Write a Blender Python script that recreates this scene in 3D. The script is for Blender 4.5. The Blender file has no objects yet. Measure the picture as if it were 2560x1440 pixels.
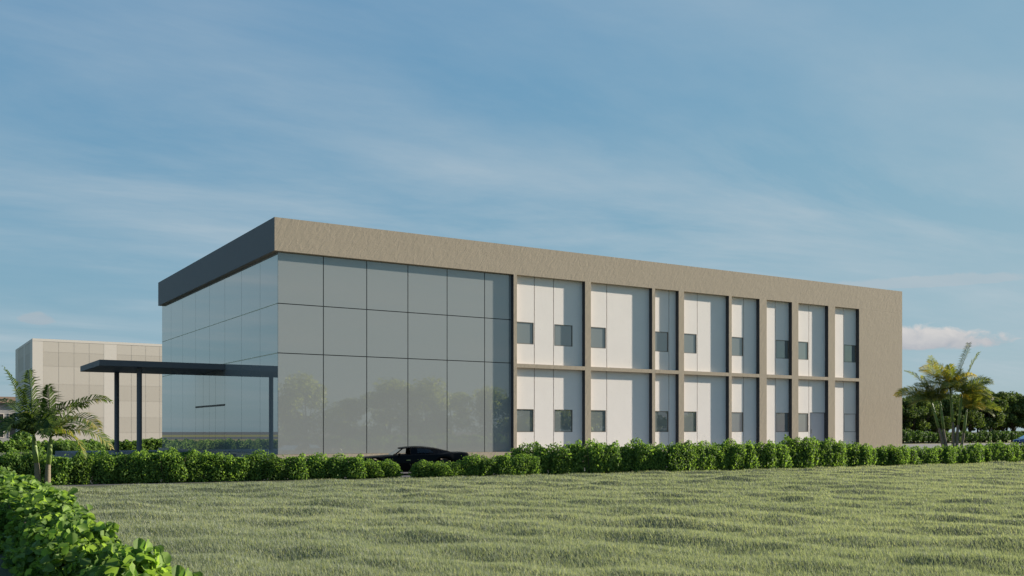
import bpy, math, random
import numpy as np
from mathutils import Vector, Matrix

sc = bpy.context.scene
col = sc.collection
R = math.radians

# ---------------------------------------------------------------- camera
CAM = Vector((-15.154, -45.264, 1.85))
FW = Vector((0.5312, 0.8473, 0)).normalized()
RT = Vector((FW.y, -FW.x, 0))
cd = bpy.data.cameras.new('camera')
cam = bpy.data.objects.new('camera', cd)
col.objects.link(cam)
cam.location = CAM
cam.rotation_euler = (R(90), 0, -math.atan2(FW.x, FW.y))
cd.sensor_width = 36
cd.lens = 36 * 2460 / 2560
cd.shift_y = 359 / 2560
cd.clip_end = 20000
sc.camera = cam

# ---------------------------------------------------------------- light
SUN = Vector((4.68, -1.0, 1.68)).normalized()
EL = math.asin(SUN.z)
AZ = math.atan2(SUN.x, SUN.y)
sd = bpy.data.lights.new('sun', 'SUN')
sd.energy = 4.3
sd.angle = R(1.0)
sd.color = (1.0, 0.905, 0.765)
so = bpy.data.objects.new('sun', sd)
col.objects.link(so)
so.rotation_euler = SUN.to_track_quat('Z', 'Y').to_euler()
so.location = (60, -40, 60)

sc.view_settings.view_transform = 'Standard'
sc.view_settings.look = 'None'
sc.view_settings.exposure = 1.1
sc.view_settings.gamma = 1
SKY_STRENGTH = 0.08


class NT:
    """small helper to write node trees"""
    def __init__(self, tree):
        self.t = tree
        self.n = tree.nodes
        self.l = tree.links

    def add(self, kind, **kw):
        nd = self.n.new(kind)
        for k, v in kw.items():
            setattr(nd, k, v)
        return nd

    def put(self, sock, v):
        if hasattr(v, 'is_output') or isinstance(v, bpy.types.NodeSocket):
            self.l.new(v, sock)
        else:
            sock.default_value = v

    def math(self, op, a, b=0.0, c=None, clamp=False):
        nd = self.add('ShaderNodeMath', operation=op, use_clamp=clamp)
        self.put(nd.inputs[0], a)
        self.put(nd.inputs[1], b)
        if c is not None:
            self.put(nd.inputs[2], c)
        return nd.outputs[0]

    def noise(self, vec, scale, detail=4, rough=0.55, dist=0.0):
        nd = self.add('ShaderNodeTexNoise')
        self.put(nd.inputs['Vector'], vec)
        nd.inputs['Scale'].default_value = scale
        nd.inputs['Detail'].default_value = detail
        nd.inputs['Roughness'].default_value = rough
        nd.inputs['Distortion'].default_value = dist
        return nd.outputs['Fac']

    def ramp(self, fac, stops):
        nd = self.add('ShaderNodeValToRGB')
        self.put(nd.inputs[0], fac)
        e = nd.color_ramp.elements
        while len(e) < len(stops):
            e.new(0.5)
        for i, (p, c) in enumerate(stops):
            e[i].position = p
            e[i].color = (c[0], c[1], c[2], 1) if not isinstance(c, (int, float)) else (c, c, c, 1)
        return nd.outputs['Color']

    def mix(self, fac, a, b, mode='MIX'):
        nd = self.add('ShaderNodeMix', data_type='RGBA', blend_type=mode)
        self.put(nd.inputs[0], fac)
        self.put(nd.inputs[6], a)
        self.put(nd.inputs[7], b)
        return nd.outputs[2]

    def mapping(self, vec, scale=(1, 1, 1), rot=(0, 0, 0), loc=(0, 0, 0)):
        nd = self.add('ShaderNodeMapping')
        self.put(nd.inputs[0], vec)
        nd.inputs['Scale'].default_value = scale
        nd.inputs['Rotation'].default_value = rot
        nd.inputs['Location'].default_value = loc
        return nd.outputs[0]


def c4(c):
    return (c[0], c[1], c[2], 1)


# ---------------------------------------------------------------- world: Nishita sky with thin cirrus and low cumulus
w = bpy.data.worlds.new("World")
sc.world = w
w.use_nodes = True
w.node_tree.nodes.clear()
q = NT(w.node_tree)
sky = q.add('ShaderNodeTexSky', sky_type='NISHITA')
sky.sun_disc = False
sky.sun_elevation = EL
sky.sun_rotation = AZ
sky.altitude = 0
sky.air_density = 1.0
sky.dust_density = 0.6
sky.ozone_density = 2.2
tc = q.add('ShaderNodeTexCoord')
vdir = tc.outputs['Generated']
sep = q.add('ShaderNodeSeparateXYZ')
q.put(sep.inputs[0], vdir)
vx, vy, vz = sep.outputs
el = q.math('ARCSINE', vz)
az = q.math('ARCTAN2', vy, vx)
zz = q.math('ADD', q.math('MAXIMUM', vz, 0.0), 0.09)
comb = q.add('ShaderNodeCombineXYZ')
q.put(comb.inputs[0], q.math('DIVIDE', vx, zz))
q.put(comb.inputs[1], q.math('DIVIDE', vy, zz))
pl = comb.outputs[0]
CLOUD = (3.3, 9.7, 6.1, 3.9)
plr = q.mapping(pl, rot=(0, 0, R(52)), scale=(0.5, 1.15, 1), loc=(CLOUD[0], CLOUD[1], 0))
n1 = q.noise(plr, 1.1, 9, 0.62, 0.35)
n2 = q.noise(q.mapping(pl, rot=(0, 0, R(75)), scale=(0.7, 1.2, 1), loc=(CLOUD[2], CLOUD[3], 4)), 0.5, 5, 0.55, 0.5)
cir = q.math('MULTIPLY', q.ramp(n1, [(0.36, 0.02), (0.70, 1.0)]), q.ramp(n2, [(0.36, 0.10), (0.66, 1.0)]))
fade = q.ramp(vz, [(0.0, 0.35), (0.08, 0.85), (0.24, 1.0), (0.40, 0.4), (0.75, 0.4)])
cir = q.math('MULTIPLY', q.math('MULTIPLY', cir, fade), 0.9, clamp=True)
# the bright belt round the low sun is held back, as a thin high haze would
rgb = q.add('ShaderNodeSeparateColor')
q.put(rgb.inputs[0], sky.outputs[0])
held = q.add('ShaderNodeCombineColor')
for k_, (top_, half_) in enumerate(((3.2, 3.5), (3.72, 2.1), (3.74, 1.0))):
    q.put(held.inputs[k_], q.math('DIVIDE', q.math('MULTIPLY', rgb.outputs[k_], top_), q.math('ADD', rgb.outputs[k_], half_)))
glow = q.add('ShaderNodeCombineColor')
for k_ in range(3):
    q.put(glow.inputs[k_], q.math('MULTIPLY', q.math('MAXIMUM', q.math('SUBTRACT', rgb.outputs[k_], 9.0), 0.0), (0.26, 0.40, 0.55)[k_]))
base = q.mix(cir, held.outputs[0], (2.95, 3.4, 3.7, 1))
base = q.mix(1.0, base, glow.outputs[0], 'ADD')


def cumulus(bg, az0, el0, wa, ha, seed, amt, lo, hi):
    """billowing cloud at a compass bearing"""
    da = q.math('DIVIDE', q.math('SUBTRACT', az, az0), wa)
    de = q.math('DIVIDE', q.math('SUBTRACT', el, el0), ha)
    below = q.math('LESS_THAN', de, 0.0)
    de2 = q.math('MULTIPLY', de, q.math('ADD', 1.0, q.math('MULTIPLY', below, 1.2)))
    r2 = q.math('ADD', q.math('MULTIPLY', da, da), q.math('MULTIPLY', de2, de2))
    cb = q.add('ShaderNodeCombineXYZ')
    q.put(cb.inputs[0], az)
    q.put(cb.inputs[1], q.math('MULTIPLY', el, 1.6))
    cb.inputs[2].default_value = seed
    nz = q.noise(cb.outputs[0], 46.0, 6, 0.6, 0.4)
    nb = q.noise(cb.outputs[0], 13.0, 3, 0.5, 0.0)
    s = q.math('SUBTRACT', 0.85, r2)
    s = q.math('ADD', s, q.math('MULTIPLY', q.math('SUBTRACT', nz, 0.5), 1.7))
    s = q.math('ADD', s, q.math('MULTIPLY', q.math('SUBTRACT', nb, 0.5), 1.3))
    m = q.math('MULTIPLY', q.ramp(s, [(0.0, 0.0), (0.38, 1.0)]), amt)
    tone = q.math('ADD', q.math('MULTIPLY', de, 0.5), q.math('MULTIPLY', nz, 0.9), clamp=True)
    return q.mix(m, bg, q.mix(tone, c4(lo), c4(hi)))


base = cumulus(base, R(36.2), R(4.75), R(5.2), R(1.15), 1.3, 0.9, (2.0, 2.2, 2.6), (4.4, 4.15, 3.95))
base = cumulus(base, R(83.7), R(5.8), R(1.0), R(0.5), 5.3, 0.35, (2.2, 2.4, 2.8), (3.0, 2.9, 2.9))
base = cumulus(base, R(36.0), R(7.9), R(7.5), R(0.5), 9.1, 0.35, (2.6, 2.9, 3.2), (3.1, 3.2, 3.3))
bg = q.add('ShaderNodeBackground')
q.put(bg.inputs[0], base)
bg.inputs[1].default_value = SKY_STRENGTH
ow = q.add('ShaderNodeOutputWorld')
q.l.new(bg.outputs[0], ow.inputs[0])


# ---------------------------------------------------------------- materials
def new_mat(name):
    m = bpy.data.materials.new(name)
    m.use_nodes = True
    m.node_tree.nodes.clear()
    t = NT(m.node_tree)
    out = t.add('ShaderNodeOutputMaterial')
    return m, t, out


def principled(name, color, rough=0.6, metal=0.0, spec=0.5, ior=1.45, var=0.0, vscale=3.0, bump=0.0, bscale=20.0, coat=0.0):
    m, t, out = new_mat(name)
    b = t.add('ShaderNodeBsdfPrincipled')
    b.inputs['Roughness'].default_value = rough
    b.inputs['Metallic'].default_value = metal
    b.inputs['IOR'].default_value = ior
    b.inputs['Specular IOR Level'].default_value = spec
    b.inputs['Coat Weight'].default_value = coat
    tco = t.add('ShaderNodeTexCoord').outputs['Object']
    if var:
        n = t.noise(tco, vscale, 5, 0.6)
        c = t.mix(n, c4([x * (1 - var) for x in color]), c4([min(1, x * (1 + var)) for x in color]))
        t.put(b.inputs['Base Color'], c)
    else:
        b.inputs['Base Color'].default_value = c4(color)
    if bump:
        bn = t.add('ShaderNodeBump')
        bn.inputs['Strength'].default_value = 1.0
        bn.inputs['Distance'].default_value = bump
        t.put(bn.inputs['Height'], t.noise(tco, bscale, 5, 0.6))
        t.put(b.inputs['Normal'], bn.outputs[0])
    t.l.new(b.outputs[0], out.inputs[0])
    return m


def stucco_mat(name, color):
    m, t, out = new_mat(name)
    b = t.add('ShaderNodeBsdfPrincipled')
    b.inputs['Roughness'].default_value = 0.9
    b.inputs['Specular IOR Level'].default_value = 0.2
    tco = t.add('ShaderNodeTexCoord').outputs['Object']
    mp = t.mapping(t.mapping(tco, rot=(0, R(-38), 0)), scale=(1.5, 1.5, 0.62))
    big = t.noise(mp, 3.6, 3, 0.55, 0.7)
    fine = t.noise(tco, 26.0, 4, 0.6)
    wear = t.noise(tco, 0.5, 5, 0.6)
    h = t.math('ADD', t.math('MULTIPLY', big, 0.75), t.math('MULTIPLY', fine, 0.16))
    bn = t.add('ShaderNodeBump')
    bn.inputs['Strength'].default_value = 1.0
    bn.inputs['Distance'].default_value = 0.019
    t.put(bn.inputs['Height'], h)
    t.put(b.inputs['Normal'], bn.outputs[0])
    c = t.mix(wear, c4([x * 0.93 for x in color]), c4([x * 1.07 for x in color]))
    c = t.mix(t.math('MULTIPLY', fine, 0.25), c, c4([x * 0.8 for x in color]))
    t.put(b.inputs['Base Color'], c)
    t.l.new(b.outputs[0], out.inputs[0])
    return m


def render_panel_mat(name, color):
    m, t, out = new_mat(name)
    b = t.add('ShaderNodeBsdfPrincipled')
    b.inputs['Roughness'].default_value = 0.85
    b.inputs['Specular IOR Level'].default_value = 0.25
    tco = t.add('ShaderNodeTexCoord').outputs['Object']
    spk = t.noise(t.mapping(tco, scale=(1, 1, 0.6)), 13.0, 3, 0.6)
    pits = t.ramp(spk, [(0.24, 1.0), (0.34, 0.0)])
    cl = t.noise(tco, 1.1, 4, 0.6)
    c = t.mix(cl, c4([x * 0.95 for x in color]), c4([min(1, x * 1.04) for x in color]))
    c = t.mix(t.math('MULTIPLY', pits, 0.3), c, c4([x * 0.6 for x in color]))
    t.put(b.inputs['Base Color'], c)
    bn = t.add('ShaderNodeBump')
    bn.inputs['Strength'].default_value = 1.0
    bn.inputs['Distance'].default_value = 0.004
    t.put(bn.inputs['Height'], t.noise(tco, 30, 4, 0.6))
    t.put(b.inputs['Normal'], bn.outputs[0])
    t.l.new(b.outputs[0], out.inputs[0])
    return m


def glass_mat(name, body, head_on):
    """coated facade glass: a milky body under a mirror coat"""
    m, t, out = new_mat(name)
    d = t.add('ShaderNodeBsdfDiffuse')
    d.inputs[0].default_value = c4(body)
    g = t.add('ShaderNodeBsdfGlossy')
    g.inputs['Roughness'].default_value = 0.004
    g.inputs['Color'].default_value = (1.0, 0.96, 0.90, 1)
    lw = t.add('ShaderNodeLayerWeight')
    lw.inputs[0].default_value = 0.5
    face = lw.outputs['Facing']
    mx = t.add('ShaderNodeMixShader')
    t.put(mx.inputs[0], t.math('ADD', head_on, t.math('MULTIPLY', t.math('POWER', face, 2.0), 0.72), clamp=True))
    t.l.new(d.outputs[0], mx.inputs[1])
    t.l.new(g.outputs[0], mx.inputs[2])
    t.l.new(mx.outputs[0], out.inputs[0])
    return m


def leaf_mat(name, dark, light, transl=0.45, rough=0.45, spec=0.35, old=None):
    m, t, out = new_mat(name)
    at = t.add('ShaderNodeAttribute', attribute_name='tint')
    oi = t.add('ShaderNodeObjectInfo')
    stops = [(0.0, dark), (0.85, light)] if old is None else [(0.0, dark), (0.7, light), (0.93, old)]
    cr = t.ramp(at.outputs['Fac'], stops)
    hs = t.add('ShaderNodeHueSaturation')
    t.put(hs.inputs['Color'], cr)
    t.put(hs.inputs['Value'], t.math('ADD', 0.88, t.math('MULTIPLY', oi.outputs['Random'], 0.24)))
    b = t.add('ShaderNodeBsdfPrincipled')
    t.put(b.inputs['Base Color'], hs.outputs[0])
    b.inputs['Roughness'].default_value = rough
    b.inputs['Specular IOR Level'].default_value = spec
    tr = t.add('ShaderNodeBsdfTranslucent')
    t.put(tr.inputs[0], t.mix(1.0, hs.outputs[0], (1.8, 1.85, 0.8, 1), 'MULTIPLY'))
    mx = t.add('ShaderNodeMixShader')
    mx.inputs[0].default_value = transl
    t.l.new(b.outputs[0], mx.inputs[1])
    t.l.new(tr.outputs[0], mx.inputs[2])
    t.l.new(mx.outputs[0], out.inputs[0])
    return m


M = {}
M['stucco'] = stucco_mat('tan_stucco', (0.40, 0.335, 0.255))
M['panel'] = render_panel_mat('white_render', (0.81, 0.75, 0.70))
M['slate'] = principled('slate_coating', (0.118, 0.115, 0.117), 0.6, var=0.08, vscale=2, bump=0.002, bscale=15)
M['side_shade'] = principled('painted_side_shade', (0.045, 0.045, 0.05), 0.7)  # near-black: the deep shade on the pier sides as a colour
M['soffit'] = principled('dark_soffit', (0.02, 0.02, 0.022), 0.8)
M['mullion'] = principled('black_mullion', (0.012, 0.012, 0.013), 0.45)
M['bronze'] = principled('bronze_trim', (0.48, 0.45, 0.27), 0.45, metal=0.0)
M['brown_frame'] = principled('brown_frame', (0.13, 0.105, 0.075), 0.6)
M['glass'] = glass_mat('curtain_glass', (0.275, 0.29, 0.285), 0.115)
M['pane'] = glass_mat('window_glass', (0.19, 0.215, 0.215), 0.10)
M['door'] = principled('door_paint', (0.62, 0.56, 0.56), 0.5, var=0.03)
M['roofing'] = principled('roof_felt', (0.12, 0.12, 0.12), 0.9, var=0.2)
M['paving'] = principled('paving', (0.19, 0.175, 0.175), 0.85, var=0.12, vscale=1.5, bump=0.004, bscale=30)
M['asphalt'] = principled('asphalt', (0.075, 0.073, 0.078), 0.9, var=0.2, vscale=0.7, bump=0.005, bscale=60)
M['kerb'] = principled('kerb_concrete', (0.34, 0.32, 0.29), 0.85, var=0.1, bump=0.003)
M['meadow'] = principled('dry_meadow', (0.20, 0.19, 0.045), 0.95, var=0.2, vscale=0.15)
M['earth'] = principled('earth', (0.085, 0.085, 0.085), 0.95, var=0.25, vscale=0.05)
M['soil'] = principled('soil', (0.035, 0.03, 0.022), 0.95, var=0.3, vscale=6)
M['far_light'] = principled('pale_cladding', (0.64, 0.565, 0.47), 0.7, var=0.025, vscale=0.8)
M['far_dark'] = principled('beige_cladding', (0.585, 0.515, 0.425), 0.7, var=0.03, vscale=0.8)
M['far_strip'] = principled('cream_render', (0.75, 0.67, 0.575), 0.8, var=0.02, vscale=0.6)
M['far_joint'] = principled('cladding_joint', (0.56, 0.49, 0.41), 0.8)
M['low_wall'] = principled('low_house_wall', (0.36, 0.35, 0.34), 0.8, var=0.08)
M['low_roof'] = principled('low_house_roof', (0.34, 0.24, 0.17), 0.8, var=0.15, vscale=1.5)
M['dark_glass'] = glass_mat('dark_house_glass', (0.03, 0.035, 0.04), 0.05)
M['hedge'] = leaf_mat('hedge_leaf', (0.055, 0.110, 0.030), (0.195, 0.295, 0.075), 0.5, rough=0.6, spec=0.15)
M['hedge_shaded'] = leaf_mat('shaded_hedge_leaf', (0.030, 0.062, 0.020), (0.11, 0.185, 0.045), 0.3, rough=0.6, spec=0.15)  # darker hedge leaf: shade on its near side is put into the colour
M['ivy'] = leaf_mat('broad_hedge_leaf', (0.055, 0.110, 0.028), (0.225, 0.33, 0.085), 0.48, rough=0.55, spec=0.2)
M['tree'] = leaf_mat('tree_leaf', (0.034, 0.060, 0.018), (0.14, 0.19, 0.055), 0.25, rough=0.7, spec=0.1)
M['tree_b'] = leaf_mat('yellow_tree_leaf', (0.13, 0.17, 0.045), (0.40, 0.44, 0.13), 0.55)
M['palm'] = leaf_mat('palm_leaf', (0.024, 0.048, 0.012), (0.095, 0.14, 0.03), 0.28, rough=0.5, spec=0.2, old=(0.26, 0.22, 0.06))
M['palm_gold'] = leaf_mat('palm_leaf_golden', (0.05, 0.08, 0.022), (0.205, 0.22, 0.05), 0.35, rough=0.5, spec=0.2, old=(0.40, 0.28, 0.03))
M['stem'] = principled('palm_stem', (0.15, 0.22, 0.05), 0.5, var=0.25, vscale=5)
M['palm_bark'] = principled('palm_bark', (0.20, 0.165, 0.115), 0.85, var=0.3, vscale=6, bump=0.01, bscale=18)
M['bark'] = principled('bark', (0.05, 0.04, 0.03), 0.9, var=0.3, vscale=5, bump=0.02, bscale=14)
M['black_paint'] = principled('black_car_paint', (0.003, 0.003, 0.0035), 0.35, spec=0.12)
M['blue_paint'] = principled('blue_car_paint', (0.012, 0.03, 0.13), 0.25, coat=1.0)
M['rubber'] = principled('tyre_rubber', (0.012, 0.012, 0.012), 0.8)
M['chrome'] = principled('chrome', (0.6, 0.6, 0.6), 0.15, metal=1.0)
M['lens'] = principled('lamp_lens', (0.7, 0.72, 0.75), 0.1, coat=1.0)
M['red_lens'] = principled('red_lens', (0.25, 0.01, 0.01), 0.2, coat=1.0)


def car_glass():
    m, t, out = new_mat('car_glass')
    tr = t.add('ShaderNodeBsdfTransparent')
    tr.inputs[0].default_value = (0.75, 0.78, 0.78, 1)
    g = t.add('ShaderNodeBsdfGlossy')
    g.inputs['Roughness'].default_value = 0.01
    fr = t.add('ShaderNodeFresnel')
    fr.inputs[0].default_value = 1.5
    mx = t.add('ShaderNodeMixShader')
    t.put(mx.inputs[0], fr.outputs[0])
    t.l.new(tr.outputs[0], mx.inputs[1])
    t.l.new(g.outputs[0], mx.inputs[2])
    t.l.new(mx.outputs[0], out.inputs[0])
    return m


M['car_glass'] = car_glass()


def lawn_mat():
    m, t, out = new_mat('lawn_soil_grass')
    b = t.add('ShaderNodeBsdfPrincipled')
    b.inputs['Roughness'].default_value = 0.95
    b.inputs['Specular IOR Level'].default_value = 0.1
    tco = t.add('ShaderNodeTexCoord').outputs['Object']
    a = t.noise(tco, 0.35, 5, 0.6)
    f = t.noise(tco, 45.0, 3, 0.7)
    c = t.ramp(a, [(0.3, (0.11, 0.125, 0.07)), (0.7, (0.16, 0.17, 0.10))])
    c = t.mix(t.ramp(f, [(0.35, 0.0), (0.65, 0.55)]), c, (0.06, 0.07, 0.04, 1))
    t.put(b.inputs['Base Color'], c)
    bn = t.add('ShaderNodeBump')
    bn.inputs['Strength'].default_value = 1.0
    bn.inputs['Distance'].default_value = 0.05
    t.put(bn.inputs['Height'], t.noise(tco, 24.0, 4, 0.75))
    t.put(b.inputs['Normal'], bn.outputs[0])
    t.l.new(b.outputs[0], out.inputs[0])
    return m


M['lawn'] = lawn_mat()
M['blade'] = leaf_mat('grass_blade', (0.125, 0.152, 0.12), (0.295, 0.32, 0.255), 0.36, rough=0.6, spec=0.2, old=(0.37, 0.355, 0.26))


# ---------------------------------------------------------------- mesh helpers
class MB:
    def __init__(self):
        self.v = []
        self.f = []

    def quad(self, a, b, c, d):
        i = len(self.v)
        self.v += [tuple(a), tuple(b), tuple(c), tuple(d)]
        self.f.append((i, i + 1, i + 2, i + 3))

    def box(self, x0, y0, z0, x1, y1, z1):
        i = len(self.v)
        self.v += [(x0, y0, z0), (x1, y0, z0), (x1, y1, z0), (x0, y1, z0),
                   (x0, y0, z1), (x1, y0, z1), (x1, y1, z1), (x0, y1, z1)]
        for f in ((3, 2, 1, 0), (4, 5, 6, 7), (0, 1, 5, 4), (1, 2, 6, 5), (2, 3, 7, 6), (3, 0, 4, 7)):
            self.f.append(tuple(i + k for k in f))
        return self

    def tube(self, pts, rad, n=10, cap=True):
        pts = [Vector(p) for p in pts]
        rings = []
        for k, p in enumerate(pts):
            d = (pts[min(k + 1, len(pts) - 1)] - pts[max(k - 1, 0)]).normalized()
            a = d.cross(Vector((0.13, 1, 0.07)))
            if a.length < 1e-3:
                a = d.cross(Vector((1, 0, 0)))
            a.normalize()
            b = d.cross(a)
            r = rad[k] if isinstance(rad, (list, tuple)) else rad
            i = len(self.v)
            for j in range(n):
                t = 2 * math.pi * j / n
                self.v.append(tuple(p + a * (math.cos(t) * r) + b * (math.sin(t) * r)))
            rings.append(i)
        for k in range(len(rings) - 1):
            for j in range(n):
                self.f.append((rings[k] + j, rings[k] + (j + 1) % n, rings[k + 1] + (j + 1) % n, rings[k + 1] + j))
        if cap:
            self.f.append(tuple(rings[0] + j for j in range(n))[::-1])
            self.f.append(tuple(rings[-1] + j for j in range(n)))
        return self

    def build(self, name, mat, parent=None, smooth=False, bevel=0.0):
        me = bpy.data.meshes.new(name)
        me.from_pydata(self.v, [], self.f)
        me.materials.append(mat)
        if smooth:
            me.polygons.foreach_set('use_smooth', [True] * len(me.polygons))
        me.update()
        o = bpy.data.objects.new(name, me)
        col.objects.link(o)
        if parent:
            o.parent = parent
        if bevel:
            b = o.modifiers.new('bevel', 'BEVEL')
            b.width = bevel
            b.segments = 2
            b.limit_method = 'ANGLE'
        return o


def np_mesh(name, verts, faces_per, tint, mat):
    """many equal polygons from arrays; verts (n, k, 3)"""
    n, k, _ = verts.shape
    me = bpy.data.meshes.new(name)
    me.vertices.add(n * k)
    me.vertices.foreach_set('co', verts.reshape(-1).astype(np.float32))
    nf = len(faces_per)
    idx = []
    for f in faces_per:
        idx.append(f)
    sizes = [len(f) for f in faces_per]
    base = (np.arange(n) * k)[:, None]
    loops = np.concatenate([base + np.array(f)[None, :] for f in faces_per], axis=1).reshape(-1)
    me.loops.add(len(loops))
    me.loops.foreach_set('vertex_index', loops.astype(np.int32))
    tot = np.tile(np.array(sizes), n)
    start = np.concatenate([[0], np.cumsum(tot)[:-1]])
    me.polygons.add(n * nf)
    me.polygons.foreach_set('loop_start', start.astype(np.int32))
    at = me.attributes.new('tint', 'FLOAT', 'POINT')
    at.data.foreach_set('value', np.repeat(tint, k).astype(np.float32))
    me.materials.append(mat)
    me.update(calc_edges=True)
    me.validate()
    return me


def unit(a):
    return a / np.maximum(np.linalg.norm(a, axis=-1, keepdims=True), 1e-9)


def leaves(name, pos, nrm, size, mat, rng, shape='rhomb', tint=None, jitter=0.7):
    """leaf blades: pos (n,3), facing nrm with jitter"""
    n = len(pos)
    nr = unit(nrm + rng.normal(0, jitter, (n, 3)))
    t = unit(np.cross(nr, rng.normal(0, 1, (n, 3))))
    b = np.cross(nr, t)
    s = (size * rng.uniform(0.65, 1.25, n))[:, None]
    if tint is None:
        tint = rng.uniform(0, 1, n)
    if shape == 'rhomb':
        v = np.stack([pos - t * s * 0.5, pos + b * s * 0.34 - nr * s * 0.06, pos + t * s * 0.5, pos - b * s * 0.34 - nr * s * 0.06], 1)
        return np_mesh(name, v, [(0, 1, 2, 3)], tint, mat)
    # broad folded leaf with a rounded outline
    prof = [(-0.42, 0.20), (-0.18, 0.46), (0.18, 0.42), (0.40, 0.18)]
    mid = [pos - t * s * 0.5, pos + t * s * 0.56 - nr * s * 0.12]
    up = [pos + t * s * a + b * s * c + nr * s * (0.14 + 0.1 * c) for a, c in prof]
    dn = [pos + t * s * a - b * s * c + nr * s * (0.14 + 0.1 * c) for a, c in prof]
    v = np.stack([mid[0]] + up + [mid[1]] + dn, 1)   # 0, 1-4, 5, 6-9
    return np_mesh(name, v, [(0, 5, 4, 3, 2, 1), (0, 6, 7, 8, 9, 5)], tint, mat)


def tag(o, label=None, cat=None, group=None, kind=None):
    if label:
        o['label'] = label
    if cat:
        o['category'] = cat
    if group:
        o['group'] = group
    if kind:
        o['kind'] = kind
    return o


def empty(name, loc, rz=0.0):
    o = bpy.data.objects.new(name, None)
    o.empty_display_size = 0.3
    col.objects.link(o)
    o.location = loc
    o.rotation_euler = (0, 0, rz)
    return o


def link_mesh(name, me, parent=None, loc=(0, 0, 0), rz=0.0, scale=(1, 1, 1)):
    o = bpy.data.objects.new(name, me)
    col.objects.link(o)
    o.location = loc
    o.rotation_euler = (0, 0, rz)
    o.scale = scale
    if parent:
        o.parent = parent
    return o


def copy_tree(o, parent=None):
    c = o.copy()
    col.objects.link(c)
    if parent:
        c.parent = parent
    for ch in list(o.children):
        copy_tree(ch, c)
    return c


# ---------------------------------------------------------------- ground, lawn, road
def lawn_height(x, y):
    """gentle lumps of an uneven lawn"""
    rs = np.random.RandomState(5)
    h = np.zeros_like(x)
    for k in range(54):
        lam = rs.uniform(0.6, 3.0)
        th = rs.normal(0.15, 0.55) if k % 2 else rs.normal(1.0, 0.35)
        kx, ky = 2 * math.pi / lam * math.cos(th), 2 * math.pi / lam * math.sin(th)
        h += 0.0115 * lam / 2.2 * np.sin(kx * x + ky * y + rs.uniform(0, 6.28))
    h *= 0.72
    edge = np.clip((-9.6 - 0.05 * np.clip(x, -15, 10) - y) / 1.6, 0, 1) * np.clip((x + 12.6) / 1.5, 0, 1)
    edge *= np.clip((90 - x) / 10, 0, 1) * np.clip((y + 62) / 4, 0, 1)
    return h * edge + 0.004


def grid_mesh(name, xs, ys, mat, hfun=None, z=0.0, kind='structure'):
    X, Y = np.meshgrid(xs, ys)
    Z = hfun(X, Y) if hfun else np.full(X.shape, float(z))
    v = np.stack([X, Y, Z], -1).reshape(-1, 3)
    ny, nx = X.shape
    i = np.arange(ny * nx).reshape(ny, nx)
    f = np.stack([i[:-1, :-1], i[:-1, 1:], i[1:, 1:], i[1:, :-1]], -1).reshape(-1, 4)
    me = bpy.data.meshes.new(name)
    me.from_pydata(v.tolist(), [], f.tolist())
    me.polygons.foreach_set('use_smooth', [True] * len(me.polygons))
    me.materials.append(mat)
    me.update()
    o = bpy.data.objects.new(name, me)
    col.objects.link(o)
    return tag(o, kind=kind)


grid_mesh('ground', [-6000, -1000, -200, 0, 200, 1000, 6000], [-6000, -1000, -200, 0, 200, 1000, 6000], M['earth'], z=-0.45)
xs = np.concatenate([[-400, -120, -60, -30, -20], np.arange(-15, 62, 0.15), [64, 68, 74, 82, 92, 120, 200, 400]])
ys = np.concatenate([[-400, -160, -90, -64, -58, -52], np.arange(-47, -9.2, 0.15), [-9.2]])
grid_mesh('lawn', xs, ys, M['lawn'], lawn_height)
MB().box(-260, -9.2, -0.3, 400, -4.0, 0.0).build('road', M['asphalt'])['kind'] = 'structure'
MB().box(-260, -4.0, -0.3, 400, -3.85, 0.12).build('kerb', M['kerb'])['kind'] = 'structure'
MB().box(-7.5, -3.85, -0.3, 62, 29.5, 0.11).build('pavement', M['paving'])['kind'] = 'structure'
MB().box(62, -3.85, -0.3, 400, 41.5, 0.0).build('driveway', M['paving'])['kind'] = 'structure'
MB().box(62, 41.5, -0.3, 400, 41.65, 0.12).build('kerb', M['kerb'])['kind'] = 'structure'
grid_mesh('verge', [62, 120, 200, 400], [41.65, 45, 60, 90], M['meadow'], z=0.10)
grid_mesh('driveway', [-260, -60, -7.5], [-3.85, 8, 31.5], M['asphalt'], z=0.0)
grid_mesh('verge', [-260, -60, -20, 14], [31.5, 42, 56], M['lawn'], z=0.02)
grid_mesh('meadow', [-1500, -500, -120, -6], [100, 130, 195], M['meadow'], z=0.0)
grid_mesh('meadow', [-1500, -500, -120, -6], [300, 400, 520], M['meadow'], z=0.0)
grid_mesh('road', [-1500, -500, -120, -6], [195, 240, 300], M['asphalt'], z=0.0)

# grass blades on the lawn: nobody could count them
rng = np.random.default_rng(11)
NB = 1250000
dep = np.exp(rng.uniform(math.log(7.0), math.log(62.0), NB))
lat = rng.uniform(-0.60, 0.62, NB) * dep
gx = CAM.x + dep * FW.x + lat * RT.x
gy = CAM.y + dep * FW.y + lat * RT.y
ok = (gx > -12.7) & (gy < -10.6 - 0.05 * np.clip(gx, -15, 12)) & (gx < 61) & (gy > -46.5)
gx, gy, dep = gx[ok], gy[ok], dep[ok]
n = len(gx)
gz = lawn_height(gx, gy)
hgt = rng.uniform(0.025, 0.068, n) * (1 + 0.012 * dep)
wid = 0.0026 * (1 + 0.05 * dep) * rng.uniform(0.7, 1.3, n)
ang = rng.uniform(0, 2 * math.pi, n)
lean = rng.uniform(0.1, 0.7, n)
la = rng.normal(2.6, 1.1, n)
p0 = np.stack([gx, gy, gz - 0.005], 1)
sd_ = np.stack([np.cos(ang), np.sin(ang), np.zeros(n)], 1) * wid[:, None]
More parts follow.
